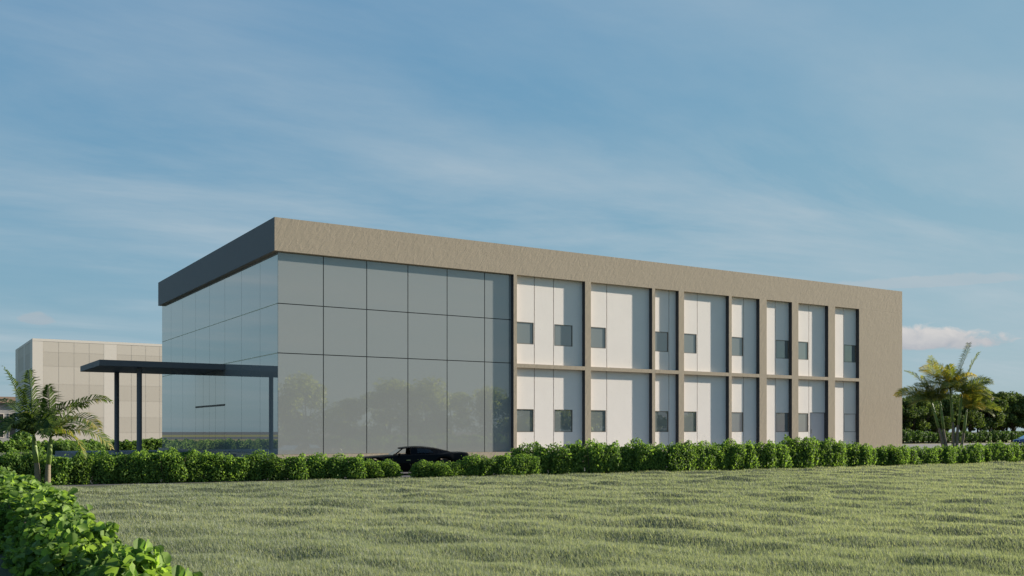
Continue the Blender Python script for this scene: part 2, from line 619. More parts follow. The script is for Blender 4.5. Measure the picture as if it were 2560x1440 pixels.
tip = p0 + np.stack([np.cos(la) * lean * hgt, np.sin(la) * lean * hgt, hgt], 1)
patch = 0.5 + 0.5 * np.sin(gx * 0.31 + 1.3 * np.sin(gy * 0.23)) * np.sin(gy * 0.27 + np.sin(gx * 0.19))
tint = np.clip(rng.normal(0.38, 0.26, n) + 0.22 * (patch - 0.5), 0, 1)
me = np_mesh('grass', np.stack([p0 - sd_, p0 + sd_, tip], 1), [(0, 1, 2)], tint, M['blade'])
tag(link_mesh('grass', me), 'short pale green grass growing over the uneven lawn', 'grass', kind='stuff')

# ---------------------------------------------------------------- the office building
bld = empty('office_building', (0, 0, 0))
tag(bld, 'long two storey tan office building with mirrored glass corner and white panelled bays', 'building')
ZB, ZS, ZT = 0.75, 10.40, 11.975        # glass base, soffit, parapet top
XE, YE = 46.5, 24.19
GY = 0.25                                # glass recess
PY = 0.28                                # panel recess

# parapet band: outer faces, top ring, inner faces, soffit
pb = MB()
pb.box(0.012, 0, ZS, XE, 0.35, ZT)
pb.box(0.012, YE - 0.35, ZS, XE, YE, ZT)
pb.box(0.012, 0.35, ZS, 0.35, YE - 0.35, ZT)
pb.box(XE - 0.35, 0.35, ZS, XE, YE - 0.35, ZT)
pb.build('parapet', M['stucco'], bld)
MB().box(0.0, 0.0, ZS, 0.011, YE, ZT).build('parapet_cladding', M['slate'], bld)
MB().box(0.35, 0.35, 10.9, XE - 0.35, YE - 0.35, 11.1).build('roof', M['roofing'], bld)
MB().box(0.34, 0.34, 0.0, XE - 0.3, YE - 0.3, ZS - 0.004).build('core_wall', M['stucco'], bld)
MB().box(41.79, 0.0, 0.0, XE, YE, ZS - 0.002).build('end_wall', M['stucco'], bld)
MB().box(0.339, YE - 0.299, 0.0, 41.78, YE - 0.003, ZS - 0.002).build('rear_wall', M['stucco'], bld)
MB().box(0.0, 0.0, 0.0, 41.786, 0.338, ZB).build('plinth', M['stucco'], bld)
MB().box(0.0, 0.339, 0.0, 0.338, YE - 0.01, ZB).build('plinth', M['stucco'], bld)

PIERS = [(13.33, 13.54), (18.14, 18.55), (23.09, 23.32), (25.18, 25.61), (29.36, 29.60), (32.06, 32.71), (35.06, 35.67), (38.61, 39.29)]
for a, b in PIERS:
    MB().box(a, 0.0, ZB + 0.001, b, 0.338, ZS - 0.001).build('pier', M['stucco'], bld)
    MB().box(a - 0.005, 0.006, ZB + 0.003, a - 0.001, 0.2795 if a > 14 else 0.249, ZS - 0.003).build('shade_strip', M['side_shade'], bld)  # thin added strip, painted shade on the pier's left side

BAYS = [  # x0, x1, seams, window x-ranges
    (13.54, 18.14, [14.86, 16.15], [(13.56, 14.81), (16.22, 17.45)]),
    (18.55, 23.09, [19.90], [(18.57, 19.83)]),
    (23.32, 25.18, [24.64], [(23.34, 24.58)]),
    (25.61, 29.36, [26.94], [(25.63, 26.88)]),
    (29.60, 32.06, [30.92], [(29.62, 30.86)]),
    (32.71, 35.06, [33.79], [(33.85, 35.04)]),
    (35.67, 38.61, [37.00], [(35.69, 36.94)]),
    (39.29, 41.79, [40.49], [(40.55, 41.77)]),
]
WZ = [(1.83, 3.09), (6.68, 7.88)]
FLOORS = [(ZB + 0.002, 5.345), (5.56, ZS - 0.002)]


def holed_panel(x0, x1, z0, z1, holes, y, dep):
    m = MB()
    cx = sorted({x0, x1} | {h[0] for h in holes} | {h[1] for h in holes})
    cz = sorted({z0, z1} | {h[2] for h in holes} | {h[3] for h in holes})
    for i in range(len(cx) - 1):
        for j in range(len(cz) - 1):
            mx_, mz_ = (cx[i] + cx[i + 1]) / 2, (cz[j] + cz[j + 1]) / 2
            if any(h[0] < mx_ < h[1] and h[2] < mz_ < h[3] for h in holes):
                continue
            m.quad((cx[i], y, cz[j]), (cx[i + 1], y, cz[j]), (cx[i + 1], y, cz[j + 1]), (cx[i], y, cz[j + 1]))
    for a, b, c, d in [(x0, x1, z0, z1)] + list(holes):
        for p, r in (((a, c), (b, c)), ((b, c), (b, d)), ((b, d), (a, d)), ((a, d), (a, c))):
            m.quad((p[0], y, p[1]), (r[0], y, r[1]), (r[0], y + dep, r[1]), (p[0], y + dep, p[1]))
    return m


SEAM = 0.024
MB().box(41.785, 0.006, ZB + 0.003, 41.789, 0.2795, ZS - 0.003).build('shade_strip', M['side_shade'], bld)  # the same added shade strip against the end wall
for bi, (x0, x1, seams, wins) in enumerate(BAYS):
    MB().box(x0 + 0.001, 0.0, 5.345, x1 - 0.006, 0.337, 5.56).build('floor_beam', M['stucco'], bld)
    cuts = [x0 + 0.002] + seams + [x1 - 0.006]
    for fi, (z0, z1) in enumerate(FLOORS):
        for k in range(len(cuts) - 1):
            a = cuts[k] + (SEAM if k else 0)
            b = cuts[k + 1] - (SEAM if k < len(cuts) - 2 else 0)
            holes = []
            for wa, wb in wins:
                if a - 0.05 < (wa + wb) / 2 < b + 0.05:
                    holes.append((max(wa, a + 0.012), min(wb, b - 0.012), WZ[fi][0], WZ[fi][1]))
            isdoor = bi == 6 and fi == 0 and k == 1
            if isdoor:
                holes.append((37.12, 38.592, z0 + 0.012, 3.14))
            holed_panel(a, b, z0, z1, holes, PY, 0.055).build('wall_panel', M['panel'], bld)
            for h in holes:
                fr = MB()
                t_ = 0.026
                ya, yb = PY - 0.006, PY + 0.058
                fr.box(h[0], ya, h[2], h[0] + t_, yb, h[3])
                fr.box(h[1] - t_, ya, h[2], h[1], yb, h[3])
                fr.box(h[0] + t_, ya, h[3] - t_, h[1] - t_, yb, h[3])
                if not isdoor:
                    fr.box(h[0] + t_, ya, h[2], h[1] - t_, yb, h[2] + t_)
                if isdoor:
                    d = fr.build('door', M['mullion'], bld)
                    MB().box(h[0] + t_, PY + 0.03, h[2], h[1] - t_, PY + 0.057, h[3] - t_).build('door_leaf', M['door'], d)
                    MB().tube([(h[0] + 0.14, PY + 0.0, 1.72), (h[0] + 0.14, PY + 0.0, 2.02)], 0.014, 8).build('handle', M['chrome'], d)
                elif bi == 7 and fi == 0:
                    wdw = fr.build('window', M['brown_frame'], bld)
                    wdw['label'] = 'window closed with a blank pale panel'
                    s = MB()
                    s.quad((h[0] + t_, PY + 0.045, h[2] + t_), (h[1] - t_, PY + 0.002, h[2] + t_), (h[1] - t_, PY + 0.002, h[3] - t_), (h[0] + t_, PY + 0.045, h[3] - t_))
                    s.build('blank_panel', M['panel'], wdw)
                else:
                    wdw = fr.build('window', M['brown_frame'], bld)
                    MB().box(h[0] + t_, PY + 0.036, h[2] + t_, h[1] - t_, PY + 0.056, h[3] - t_).build('pane', M['pane'], wdw)

# curtain wall, front and left face
TZ = [ZB + 0.012, 5.59, 7.95, ZS - 0.006]
FX = [0.262, 2.531, 4.813, 7.09, 9.365, 11.646, 13.322]
LY = [0.262, 2.93, 6.036, 9.114, 12.229, 15.346, 18.49, 21.57, YE - 0.02]
g = 0.021
front = MB()
for x in FX[1:-1]:
    front.box(x - 0.03, GY + 0.024, TZ[0], x + 0.03, 0.337, TZ[-1])
front.box(FX[0], GY + 0.024, TZ[0], FX[0] + 0.05, 0.337, TZ[-1])
front.box(FX[-1] - 0.05, GY + 0.024, TZ[0], FX[-1], 0.337, TZ[-1])
cwf = front.build('curtain_wall', M['mullion'], bld)
for z in TZ[1:3]:
    MB().box(FX[0] + 0.05, GY + 0.018, z - 0.03, FX[-1] - 0.05, GY + 0.0235, z + 0.03).build('transom', M['mullion'], cwf)
for i in range(len(FX) - 1):
    for j in range(3):
        MB().box(FX[i] + g * (i > 0), GY, TZ[j] + g * (j > 0), FX[i + 1] - g * (i < 5), GY + 0.016, TZ[j + 1] - g * (j < 2)).build('glass_pane', M['glass'], cwf)
left = MB()
gl = 0.012
for y in LY[1:-1]:
    left.box(GY + 0.024, y - 0.03, TZ[0], 0.337, y + 0.03, TZ[-1])
left.box(GY + 0.024, LY[-1] - 0.05, TZ[0], 0.337, LY[-1], TZ[-1])
cwl = left.build('curtain_wall', M['mullion'], bld)
for z in TZ[1:3]:
    MB().box(GY - 0.004, LY[0] + 0.05, z - 0.0195, GY + 0.0235, LY[-1] - 0.05, z + 0.0195).build('transom', M['bronze'], cwl)
for i in range(len(LY) - 1):
    for j in range(3):
        if j == 0 and i in (3, 4):
            continue
        MB().box(GY, LY[i] + gl * (i > 0), TZ[j] + g * (j > 0), GY + 0.016, LY[i + 1] - gl * (i < 7), TZ[j + 1] - g * (j < 2)).build('glass_pane', M['glass'], cwl)
# entrance in the left face: four glass leaves under a slim black head
DY = [9.126, 10.98, 12.27, 13.61, 15.334]
for i in range(4):
    MB().box(GY, DY[i] + gl * (i > 0), 3.375, GY + 0.016, DY[i + 1] - gl * (i < 3), TZ[1] - g).build('glass_pane', M['glass'], cwl)
ent = MB()
ent.box(GY - 0.035, DY[0], 3.30, GY + 0.03, DY[1], 3.355)
ent.box(GY - 0.035, DY[3], 3.30, GY + 0.03, DY[4], 3.355)
ent.box(GY - 0.012, DY[1], 3.285, GY + 0.03, DY[3], 3.355)
for y in DY[1:4]:
    ent.box(GY + 0.02, y - 0.02, TZ[0], 0.336, y + 0.02, 3.29)
eo = ent.build('entrance_door', M['mullion'], bld)
for i in range(4):
    MB().box(GY, DY[i] + gl * (i > 0), TZ[0], GY + 0.016, DY[i + 1] - gl * (i < 3), 3.27).build('door_leaf', M['glass'], eo)

# entrance canopy on two round columns, with its platform
can = MB().box(-6.22, 9.05, 5.258, GY - 0.004, 15.28, 5.571).build('entrance_canopy', M['slate'], bld, bevel=0.012)
for cx_, cy_ in ((-4.12, 9.75), (-4.31, 15.0)):
    cm = MB()
    cm.tube([(cx_, cy_, 0.68), (cx_, cy_, 5.257)], 0.135, 24)
    for z in (1.9, 3.0, 4.1):
        cm.tube([(cx_, cy_, z - 0.006), (cx_, cy_, z + 0.006)], 0.138, 24)
    cm.build('column', M['slate'], can, smooth=False)
pf = MB()
pf.box(-7.0, 6.2, 0.0, -0.003, 19.5, 0.68)
pf.box(-7.35, 6.2, 0.0, -7.003, 19.5, 0.45)
pf.box(-7.70, 6.2, 0.0, -7.353, 19.5, 0.24)
pf.build('entrance_platform', M['paving'], bld)

# ---------------------------------------------------------------- hedges
def shrub_mesh(name, seed, w_, d_, h_, n, size, mat, shape='rhomb', stems=True, lump=0.30, bottom=-0.24):
    """leaf shell of one clipped shrub, lumpy outline, dense enough to be opaque"""
    r = np.random.default_rng(seed)
    u = unit(r.normal(0, 1, (n, 3)))
    p = 3.2
    k = (np.abs(u) ** p).sum(1) ** (-1 / p)          # rounded box
    lumps = unit(r.normal(0, 1, (13, 3)))
    bump = np.max(np.exp(-((u[:, None, :] - lumps[None]) ** 2).sum(-1) / 0.11), axis=1)
    depth = 1 - r.exponential(0.17, n)
    depth = np.clip(depth, 0.25, 1.0)
    rad = k * (1 - lump + lump * bump) * depth
    P = u * rad[:, None]
    pos = np.stack([P[:, 0] * w_ / 2, P[:, 1] * d_ / 2, bottom + (P[:, 2] + 1) / 2 * (h_ - bottom)], 1)
    keep = pos[:, 2] > max(bottom, 0.0) + 0.01
    pos, u, depth = pos[keep], u[keep], depth[keep]
    sp = r.choice(len(pos), max(6, len(pos) // 60), replace=False)     # stray shoots
    pos[sp] += u[sp] * r.uniform(0.03, 0.14, (len(sp), 1)) + np.array([0, 0, 0.03])
    nr = 0.7 * u + np.array([0, 0, 0.35])
    # darker, larger leaves fill the inside so that nothing shows through
    m_ = len(pos) // 4
    v_ = unit(r.normal(0, 1, (m_, 3)))
    kk = (np.abs(v_) ** p).sum(1) ** (-1 / p) * r.uniform(0.15, 0.62, m_)
    inn = v_ * kk[:, None]
    inn = np.stack([inn[:, 0] * w_ / 2, inn[:, 1] * d_ / 2, bottom + 0.02 + (inn[:, 2] + 1) / 2 * (h_ - bottom - 0.04)], 1)
    allp = np.concatenate([pos, inn])
    alln = np.concatenate([nr, v_])
    sz = np.concatenate([np.full(len(pos), size), np.full(m_, size * 2.1)])
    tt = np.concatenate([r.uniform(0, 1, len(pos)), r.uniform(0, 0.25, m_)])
    return leaves(name, allp, alln, sz, mat, r, shape, tint=tt, jitter=0.85)


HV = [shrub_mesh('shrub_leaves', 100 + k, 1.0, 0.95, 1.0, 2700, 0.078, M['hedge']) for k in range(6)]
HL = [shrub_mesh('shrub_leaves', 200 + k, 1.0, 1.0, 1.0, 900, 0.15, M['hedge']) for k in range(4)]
HS = [shrub_mesh('shrub_leaves', 240 + k, 1.0, 1.0, 1.0, 1300, 0.12, M['hedge_shaded'], bottom=0.16) for k in range(4)]


def stems_mesh(seed, base=0.0):
    r = random.Random(seed)
    m = MB()
    for k in range(4):
        x, y = r.uniform(-0.25, 0.25), r.uniform(-0.2, 0.2)
        m.tube([(x, y, base), (x * 1.3, y * 1.3, 0.35), (x * 2 + r.uniform(-.1, .1), y * 2, 0.75)], [0.022, 0.016, 0.006], 6)
    o = m.build('stem', M['bark'])
    me_ = o.data
    bpy.data.objects.remove(o)
    return me_


STM = [stems_mesh(k) for k in range(3)]


def hedge(label, pts, spacing, height, width, meshes, seed, cat='hedge', name='hedge', hvar=0.09, stem=True):
    """pts: polyline of (x, y); height may be a function of x"""
    r = random.Random(seed)
    o = empty(name, (pts[0][0], pts[0][1], 0))
    tag(o, label, cat)
    base = Vector((pts[0][0], pts[0][1], 0))
    for i in range(len(pts) - 1):
        a, b = Vector((*pts[i], 0)), Vector((*pts[i + 1], 0))
        L = (b - a).length
        nn = max(1, round(L / spacing))
        ang_ = math.atan2(b.y - a.y, b.x - a.x)
        for k in range(nn):
            p = a.lerp(b, (k + 0.5) / nn)
            h = height(p.x) if callable(height) else height
            h *= 1.17 * (1 + r.uniform(-hvar, hvar))
            s = link_mesh('shrub', r.choice(meshes), o, p - base + Vector((r.uniform(-.06, .06), r.uniform(-.13, .13), -0.01)),
                          ang_ + r.choice((0, math.pi)) + r.uniform(-.12, .12),
                          (spacing * 1.55 * r.uniform(.93, 1.1), (width(p.y) if callable(width) else width) * r.uniform(.92, 1.1), h))
            if stem and k % 2 == 0:
                link_mesh('stem', r.choice(STM), s)
    return o


def hl(x):     # height profile of the hedge left of the gap
    t = [(-20, 1.08), (-7, 1.06), (-1.5, 0.95), (0.45, 0.90), (0.95, 0.68), (2, 0.62)]
    return np.interp(x, [a for a, _ in t], [b for _, b in t])


def hm(x):
    t = [(2.2, 0.58), (4.2, 0.62), (5.2, 0.84), (7.0, 0.84), (8, 0.74)]
    return np.interp(x, [a for a, _ in t], [b for _, b in t])


def hr(x):
    t = [(6, 1.26), (9, 1.30), (20, 1.28), (23, 1.40), (26, 1.36), (29, 0.98), (34, 0.94), (38, 1.08), (60, 1.1)]
    return np.interp(x, [a for a, _ in t], [b for _, b in t])


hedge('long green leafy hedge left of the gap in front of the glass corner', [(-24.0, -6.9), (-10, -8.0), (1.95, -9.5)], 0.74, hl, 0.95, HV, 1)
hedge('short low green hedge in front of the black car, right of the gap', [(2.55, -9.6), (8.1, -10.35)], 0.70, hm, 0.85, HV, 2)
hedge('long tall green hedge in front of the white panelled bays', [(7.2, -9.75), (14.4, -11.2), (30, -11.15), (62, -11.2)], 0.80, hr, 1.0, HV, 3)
hedge('distant green hedge in front of the pale block beyond the canopy', [(-22, 51.8), (14, 53.8)], 1.0, 1.02, 1.3, HL, 4)
hedge('small dark hedge block between the left palm and the canopy columns', [(-6.2, 30.5), (-2.3, 32.8)], 0.9, 1.1, 1.2, HL, 5)
hedge('low dark shrub row beside the entrance platform under the canopy', [(-7.4, 4.9), (-2.5, 5.3)], 0.8, 0.78, 1.0, HL, 6)
hedge('tall far hedge with bare stems in front of the dark tree row', [(94, 43.6), (152, 44.6)], 1.25, lambda x: np.interp(x, [100, 106, 115, 150], [2.15, 1.95, 1.72, 1.85]), 1.4, HS, 7)
hedge('clipped green hedge across the lawn, mirrored low in the front glass', [(2, -55.0), (74, -55.0)], 1.5, 1.35, 1.5, HL, 8)
hedge('round green bush left of the pale block, behind the left palm', [(-5.4, 62.0), (-3.8, 62.6)], 1.4, 1.95, 1.8, HL, 9, cat='bush', name='bush')

# big-leaved hedge in the foreground
NHV = [shrub_mesh('broad_leaves', 300 + k, 1.0, 1.0, 1.0, 2300, 0.098, M['ivy'], 'broad', lump=0.34) for k in range(5)]
hedge('near broad leaved hedge filling the lower left corner', [(-13.72, -40.1), (-13.66, -35.5), (-13.36, -30), (-13.2, -23), (-13.2, -13.2)], 0.72, lambda y: 0.84, lambda y: float(np.interp(y, [-39, -34, -28, -20], [0.92, 1.02, 1.2, 1.25])), NHV, 12, hvar=0.08)

# ---------------------------------------------------------------- trees
def tree_meshes(seed, h, crown_r, bottom, n, size, mat):
    r = np.random.default_rng(seed)
    rr = random.Random(seed)
    tm = MB()
    lean_ = (rr.uniform(-.2, .2), rr.uniform(-.2, .2))
    tm.tube([(0, 0, -0.05), (lean_[0] * .3, lean_[1] * .3, bottom * .6), (lean_[0], lean_[1], bottom + 0.8), (lean_[0] * 1.3, lean_[1], h * .8)],
            [0.20, 0.14, 0.11, 0.03], 9)
    cc, cr = [], []
    for k in range(17):
        th = rr.uniform(0, 6.28)
        zf = rr.uniform(0.08, 0.97)
        prof = math.sin(math.pi * (0.15 + 0.75 * zf)) ** 0.7
        rad = crown_r * prof * rr.uniform(0.25, 0.85)
        c = (lean_[0] + rad * math.cos(th), lean_[1] + rad * math.sin(th), bottom + zf * (h - bottom) * 0.92)
        cc.append(c)
        cr.append(crown_r * rr.uniform(0.30, 0.50))
        if k < 8:
            tm.tube([(lean_[0] * .8, lean_[1] * .8, bottom * 0.75 + 0.1 * k), ((c[0] + lean_[0]) / 2, (c[1] + lean_[1]) / 2, (bottom + c[2]) / 2 + .2), c], [0.07, 0.045, 0.012], 6)
    cc, cr = np.array(cc), np.array(cr)
    ci = r.integers(0, len(cc), n)
    u = unit(r.normal(0, 1, (n, 3)))
    dd = np.clip(1 - r.exponential(0.22, n), 0.15, 1.1)
    pos = cc[ci] + u * (cr[ci] * dd)[:, None] * np.array([1, 1, 0.8])
    tint_ = np.clip(r.normal(0.45, 0.25, n), 0, 1)
    lm = leaves('crown', pos, u + np.array([0, 0, .4]), size, mat, r, 'rhomb', tint_, 0.8)
    to = tm.build('trunk', M['bark'], smooth=True)
    tme = to.data
    bpy.data.objects.remove(to)
    return tme, lm


def place_tree(kind, loc, rz, s, label, group):
    t = empty('broadleaf_tree', loc, rz)
    t.scale = (s[0], s[0], s[1])
    tag(t, label, 'tree', group)
    link_mesh('trunk', kind[0], t)
    link_mesh('crown', kind[1], t)
    return t


DARK = [tree_meshes(400 + k, 7.6, 2.15, 1.8, 3400, 0.30, M['tree']) for k in range(4)]
rr = random.Random(21)
for row, y in enumerate((47.5, 50.5, 54.0)):
    x = 97.0 + row * 1.1
    while x < 152:
        hs_ = np.interp(x, [98, 108, 113, 118, 126, 150], [0.94, 0.92, 0.86, 0.90, 1.08, 1.12])
        place_tree(DARK[rr.randrange(4)], (x, y + rr.uniform(-.7, .7), 0.0), rr.uniform(0, 6.28), (rr.uniform(.9, 1.15), hs_ * rr.uniform(.92, 1.06)),
                   'dark dense tree in the row behind the far hedge, right of the building', 'trees of the dark row behind the far hedge')
        x += rr.uniform(2.3, 3.2)
LIGHT = [tree_meshes(500 + k, 8.0, 3.5, 1.2, 5200, 0.34, M['tree_b']) for k in range(3)]
for i, (x, y, s, hh) in enumerate([(16, -61, 1.0, .95), (20.5, -62.5, 1.0, .9), (24.0, -60.5, 1.2, 1.04), (29.5, -62, .95, .72), (35.0, -62, 1.1, .98), (39.0, -60.5, 1.2, 1.04), (43.5, -62, 1.0, .86), (47.5, -61, 1.05, .90), (52.5, -60.5, 1.0, .88), (58, -61, 1.1, 1.0), (66, -62, 1.1, .9), (73, -61, 1.1, .95), (82, -62, 1.1, 1.0)]):
    place_tree(LIGHT[i % 3], (x, y, 0), i * 1.7, (s, hh), 'leafy tree across the lawn, seen mirrored in the front glass', 'trees mirrored in the front glass')


# ---------------------------------------------------------------- palms
def frond_mesh(name, d0, L, droop, seed, mat, nl=30, ll=0.42, wind=(0, 0, 0), tone=0.35):
    r = np.random.default_rng(seed)
    d = Vector(d0).normalized()
    p = Vector((0, 0, 0))
    pts, dirs = [], []
    N = 40
    for k in range(N + 1):
        pts.append(p.copy())
        dirs.append(d.copy())
        p = p + d * (L / N)
        tk = k / N
        d = (d + Vector((wind[0], wind[1], wind[2] - droop)) * ((0.35 + 1.5 * tk) / N)).normalized()
    m = []
    tn = []
    roll = r.uniform(-0.85, 0.85)          # fronds twist on their stalks
    for side in (-1, 1):
        for k in range(nl):
            t = 0.10 + 0.90 * (k + r.uniform(-.2, .2)) / (nl - 1)
            t = min(max(t, 0.08), 1.0)
            i = min(N, int(t * N))
            dd = dirs[i]
            s = dd.cross(Vector((0, 0, 1)))
            if s.length < 0.05:
                s = Vector((1, 0, 0))
            s.normalize()
            up = s.cross(dd).normalized()
            s, up = s * math.cos(roll) + up * math.sin(roll), up * math.cos(roll) - s * math.sin(roll)
            prof = (math.sin(math.pi * min(1, (0.10 + t * 0.86))) ** 0.55) * (1 - 0.25 * t)
            le = ll * prof * r.uniform(.85, 1.1)
            fwd = 0.28 + 0.6 * t
            v0 = (s * side + dd * fwd + up * r.uniform(.15, .45)).normalized()
            v1 = (v0 + Vector((wind[0] * .5, wind[1] * .5, (-0.6 if ll < .75 else -0.38) - 0.25 * r.uniform()))).normalized()
            a = pts[i]
            b = a + v0 * (le * .5)
            c = b + v1 * (le * .5)
            wv = (dd - v0 * dd.dot(v0))
            if wv.length < 1e-3:
                wv = up
            wv = wv.normalized() * (0.0185 if ll < .75 else 0.014) * (0.7 + ll)
            m.append([a - wv * .5, a + wv * .5, b + wv, b - wv, c])
            tn.append(min(1, max(0, r.normal(tone, .18) + 0.25 * (t - .5))))
    V = np.array([[list(q_) for q_ in a] for a in m])
    me_ = np_mesh(name, V, [(0, 1, 2, 3), (3, 2, 4)], np.array(tn), mat)
    return me_, pts


def palm(name, label, base, stems, mat, fill=0):
    """stems: (foot offset, crown offset, radius, [(dir right/up/depth, length, droop, tone)])"""
    o = empty(name, base)
    tag(o, label, 'palm')
    seed = int(abs(base[0]) * 37)
    for si, (foot, top, rad, fr, wind, ll) in enumerate(stems):
        f_, t_ = Vector(foot), Vector(top)
        mid = f_.lerp(t_, 0.5) + (t_ - f_).cross(Vector((FW.x, FW.y, 0))).normalized() * 0.03 * (t_ - f_).length * (1 if si % 2 else -1)
        shaft = f_.lerp(t_, 0.54) * 0.5 + mid.lerp(t_, 0.08) * 0.5
        tb = MB()
        P = []
        RR = []
        for k in range(29):
            u = k / 28
            P.append((f_ * (1 - u) ** 2 + mid * 2 * u * (1 - u) + shaft * u * u))
            RR.append(rad * (1.25 - 0.4 * u + (0.06 if k % 3 == 0 else 0)))
        tb.tube(P, RR, 12)
        tr = tb.build('trunk', M['palm_bark'], o, smooth=True)
        cs = MB()
        cs.tube([shaft - (t_ - shaft) * .02, shaft.lerp(t_, .35), shaft.lerp(t_, .8), t_], [rad * .98, rad * 1.05, rad * .8, rad * .45], 12)
        cs.build('crown_shaft', M['stem'], tr, smooth=True)
        rf = random.Random(seed + 5)
        more = [((rf.uniform(-.8, .8), rf.uniform(.5, 1.3), rf.uniform(-.7, .7)), rf.uniform(1.5, 2.1), rf.uniform(.6, 1.3), rf.uniform(.2, .7)) for _ in range(fill)]
        for k, (d, L, droop, tone) in enumerate(list(fr) + more):
            seed += 1
            dw = RT * d[0] + Vector((0, 0, d[1])) + FW * d[2]
            me_, pts = frond_mesh('frond', dw, L, droop * (0.8 if fill else 1.0), seed, mat, 34 if ll < .75 else 46, ll, wind, tone)
            fo = link_mesh('frond', me_, tr, t_)
            rb = MB()
            rb.tube([q_ + t_ for q_ in pts[::4]], [0.022 - 0.0017 * j for j in range(len(pts[::4]))], 5)
            # the rachis is part of the frond: joined into its mesh
            tmp = rb.build('rachis', M['stem'])
            bm_ = tmp.data
            nv = len(me_.vertices)
            vs = [Vector(v.co) - t_ for v in bm_.vertices]
            fs = [[i_ + nv for i_ in pl_.vertices] for pl_ in bm_.polygons]
            old_t = np.zeros(nv, np.float32)
            me_.attributes['tint'].data.foreach_get('value', old_t)
            vv = [tuple(v.co) for v in me_.vertices] + [tuple(v) for v in vs]
            ff = [list(pl_.vertices) for pl_ in me_.polygons] + fs
            nm = bpy.data.meshes.new('frond')
            nm.from_pydata(vv, [], ff)
            a_ = nm.attributes.new('tint', 'FLOAT', 'POINT')
            a_.data.foreach_set('value', np.concatenate([old_t, np.full(len(vs), 0.6, np.float32)]))
            nm.materials.append(mat)
            nm.update()
            fo.data = nm
            bpy.data.objects.remove(tmp)
    return o


def off(px, py, d, base):
    """offset from a palm's foot, in metres, for a stem that leans that way"""
    p = CAM + FW * d + RT * ((px - 1280) / 2460 * d) + Vector((0, 0, (1079 - py) / 2460 * d))
    return p - Vector(base)


PB = (-11.45, -13.1, 0.0)
palm('palm_tree', 'young two stemmed palm with arching feathery fronds rising behind the near hedge', PB, [
    ((-0.12, 0.05, -0.05), off(84, 1086, 29.3, PB), 0.072, [
        ((-.14, 1, -.42), 2.2, .5, .45), ((.16, 1, -.45), 2.15, .4, .3), ((-.6, .95, .2), 2.1, 1.5, .2), ((-.85, .7, -.35), 2.0, 1.6, .15),
        ((-.95, .45, .3), 1.8, 1.5, .15), ((-.7, .5, -.6), 1.7, 1.7, .2), ((.55, .95, .3), 1.8, 1.5, .25), ((.5, .7, -.5), 1.6, 1.8, .25),
        ((-.2, .8, .7), 1.8, 1.5, .2), ((-.15, .7, -.8), 1.5, 2.0, .3)], (0, 0, 0), 0.60),
    ((0.14, -0.06, -0.05), off(127, 1092, 29.3, PB), 0.072, [
        ((.16, 1, -.42), 1.75, .5, .3), ((.5, 1, .25), 2.2, 1.7, .6), ((.8, .8, -.3), 2.1, 1.8, .75), ((.95, .45, .2), 1.9, 1.7, .65),
        ((.85, .3, -.4), 1.7, 2.0, .7), ((-.4, .95, .3), 1.7, 1.4, .2), ((-.5, .7, -.4), 1.5, 1.7, .2), ((.3, .7, .7), 1.7, 1.6, .25),
        ((.25, .7, -.75), 1.5, 2.0, .3)], (0, 0, 0), 0.60),
], M['palm'])

PR = (43.1, -6.3, 0.0)
DP = 63.9
wl = RT * (-0.9)
wr = RT * 0.35
palm('palm_tree', 'clump of five slender windswept palms at the right end of the building', PR, [
    (off(2364, 1150, DP, PR), off(2327, 1000, DP, PR), 0.085, [
        ((-.3, .9, .1), 2.6, 1.2, .5), ((-.9, .55, 0), 2.4, 1.3, .75), ((.04, 1, -.32), 2.95, .05, .4), ((-.75, .75, .5), 2.2, 1.5, .3),
        ((-.8, .4, -.5), 2.1, 1.4, .3), ((-.6, .1, -.2), 1.7, 1.5, .35), ((.2, .7, -.6), 1.8, 1.6, .4), ((.4, .8, .4), 1.8, 1.6, .4)], wl * .5, 0.85),
    (off(2373, 1150, DP, PR), off(2350, 1003, DP, PR), 0.085, [
        ((-.5, .9, .1), 2.0, 1.5, .4), ((-.9, .4, -.1), 1.9, 1.6, .35), ((.4, 1, 0), 1.8, 1.2, .4), ((.1, .6, -.8), 1.7, 1.6, .3), ((-.3, .7, .7), 1.8, 1.4, .4)], wl * .5, 0.8),
    (off(2382, 1150, DP, PR), off(2376, 972, DP, PR), 0.085, [
        ((-.55, .95, .05), 2.5, 1.6, .9), ((-.25, 1, .3), 2.4, 1.1, .85), ((.40, 1, -.40), 3.2, .0, .35), ((-.9, .5, -.2), 2.2, 1.4, .55),
        ((.5, .7, -.4), 1.9, 1.6, .8), ((-.3, .5, -.8), 1.9, 1.6, .4), ((.3, .3, .8), 1.8, 1.3, .5)], wl * .4, 0.85),
    (off(2391, 1150, DP, PR), off(2405, 985, DP, PR), 0.085, [
        ((.10, 1, -.36), 2.9, .1, .3), ((.75, .8, 0), 2.3, 1.5, .4), ((.95, .45, .2), 2.1, 1.5, .5), ((.8, .25, -.4), 1.9, 1.6, .45),
        ((-.3, .9, .3), 2.0, 1.4, .5), ((.2, .6, -.8), 1.9, 1.6, .4), ((.55, -.05, .3), 1.5, 1.5, .95), ((.5, .8, .6), 2.0, 1.5, .3)], wr, 0.85),
    (off(2396, 1150, DP, PR), off(2417, 1022, DP, PR), 0.085, [
        ((.85, .75, 0), 2.3, 1.3, .35), ((.95, .35, -.2), 2.1, 1.3, .35), ((.3, .95, .2), 1.8, 1.4, .5), ((.7, .1, -.4), 1.7, 1.5, .3),
        ((.6, .6, .6), 1.9, 1.4, .3), ((.1, .4, -.9), 1.5, 1.5, .9)], wr, 0.8),
], M['palm_gold'], fill=2)

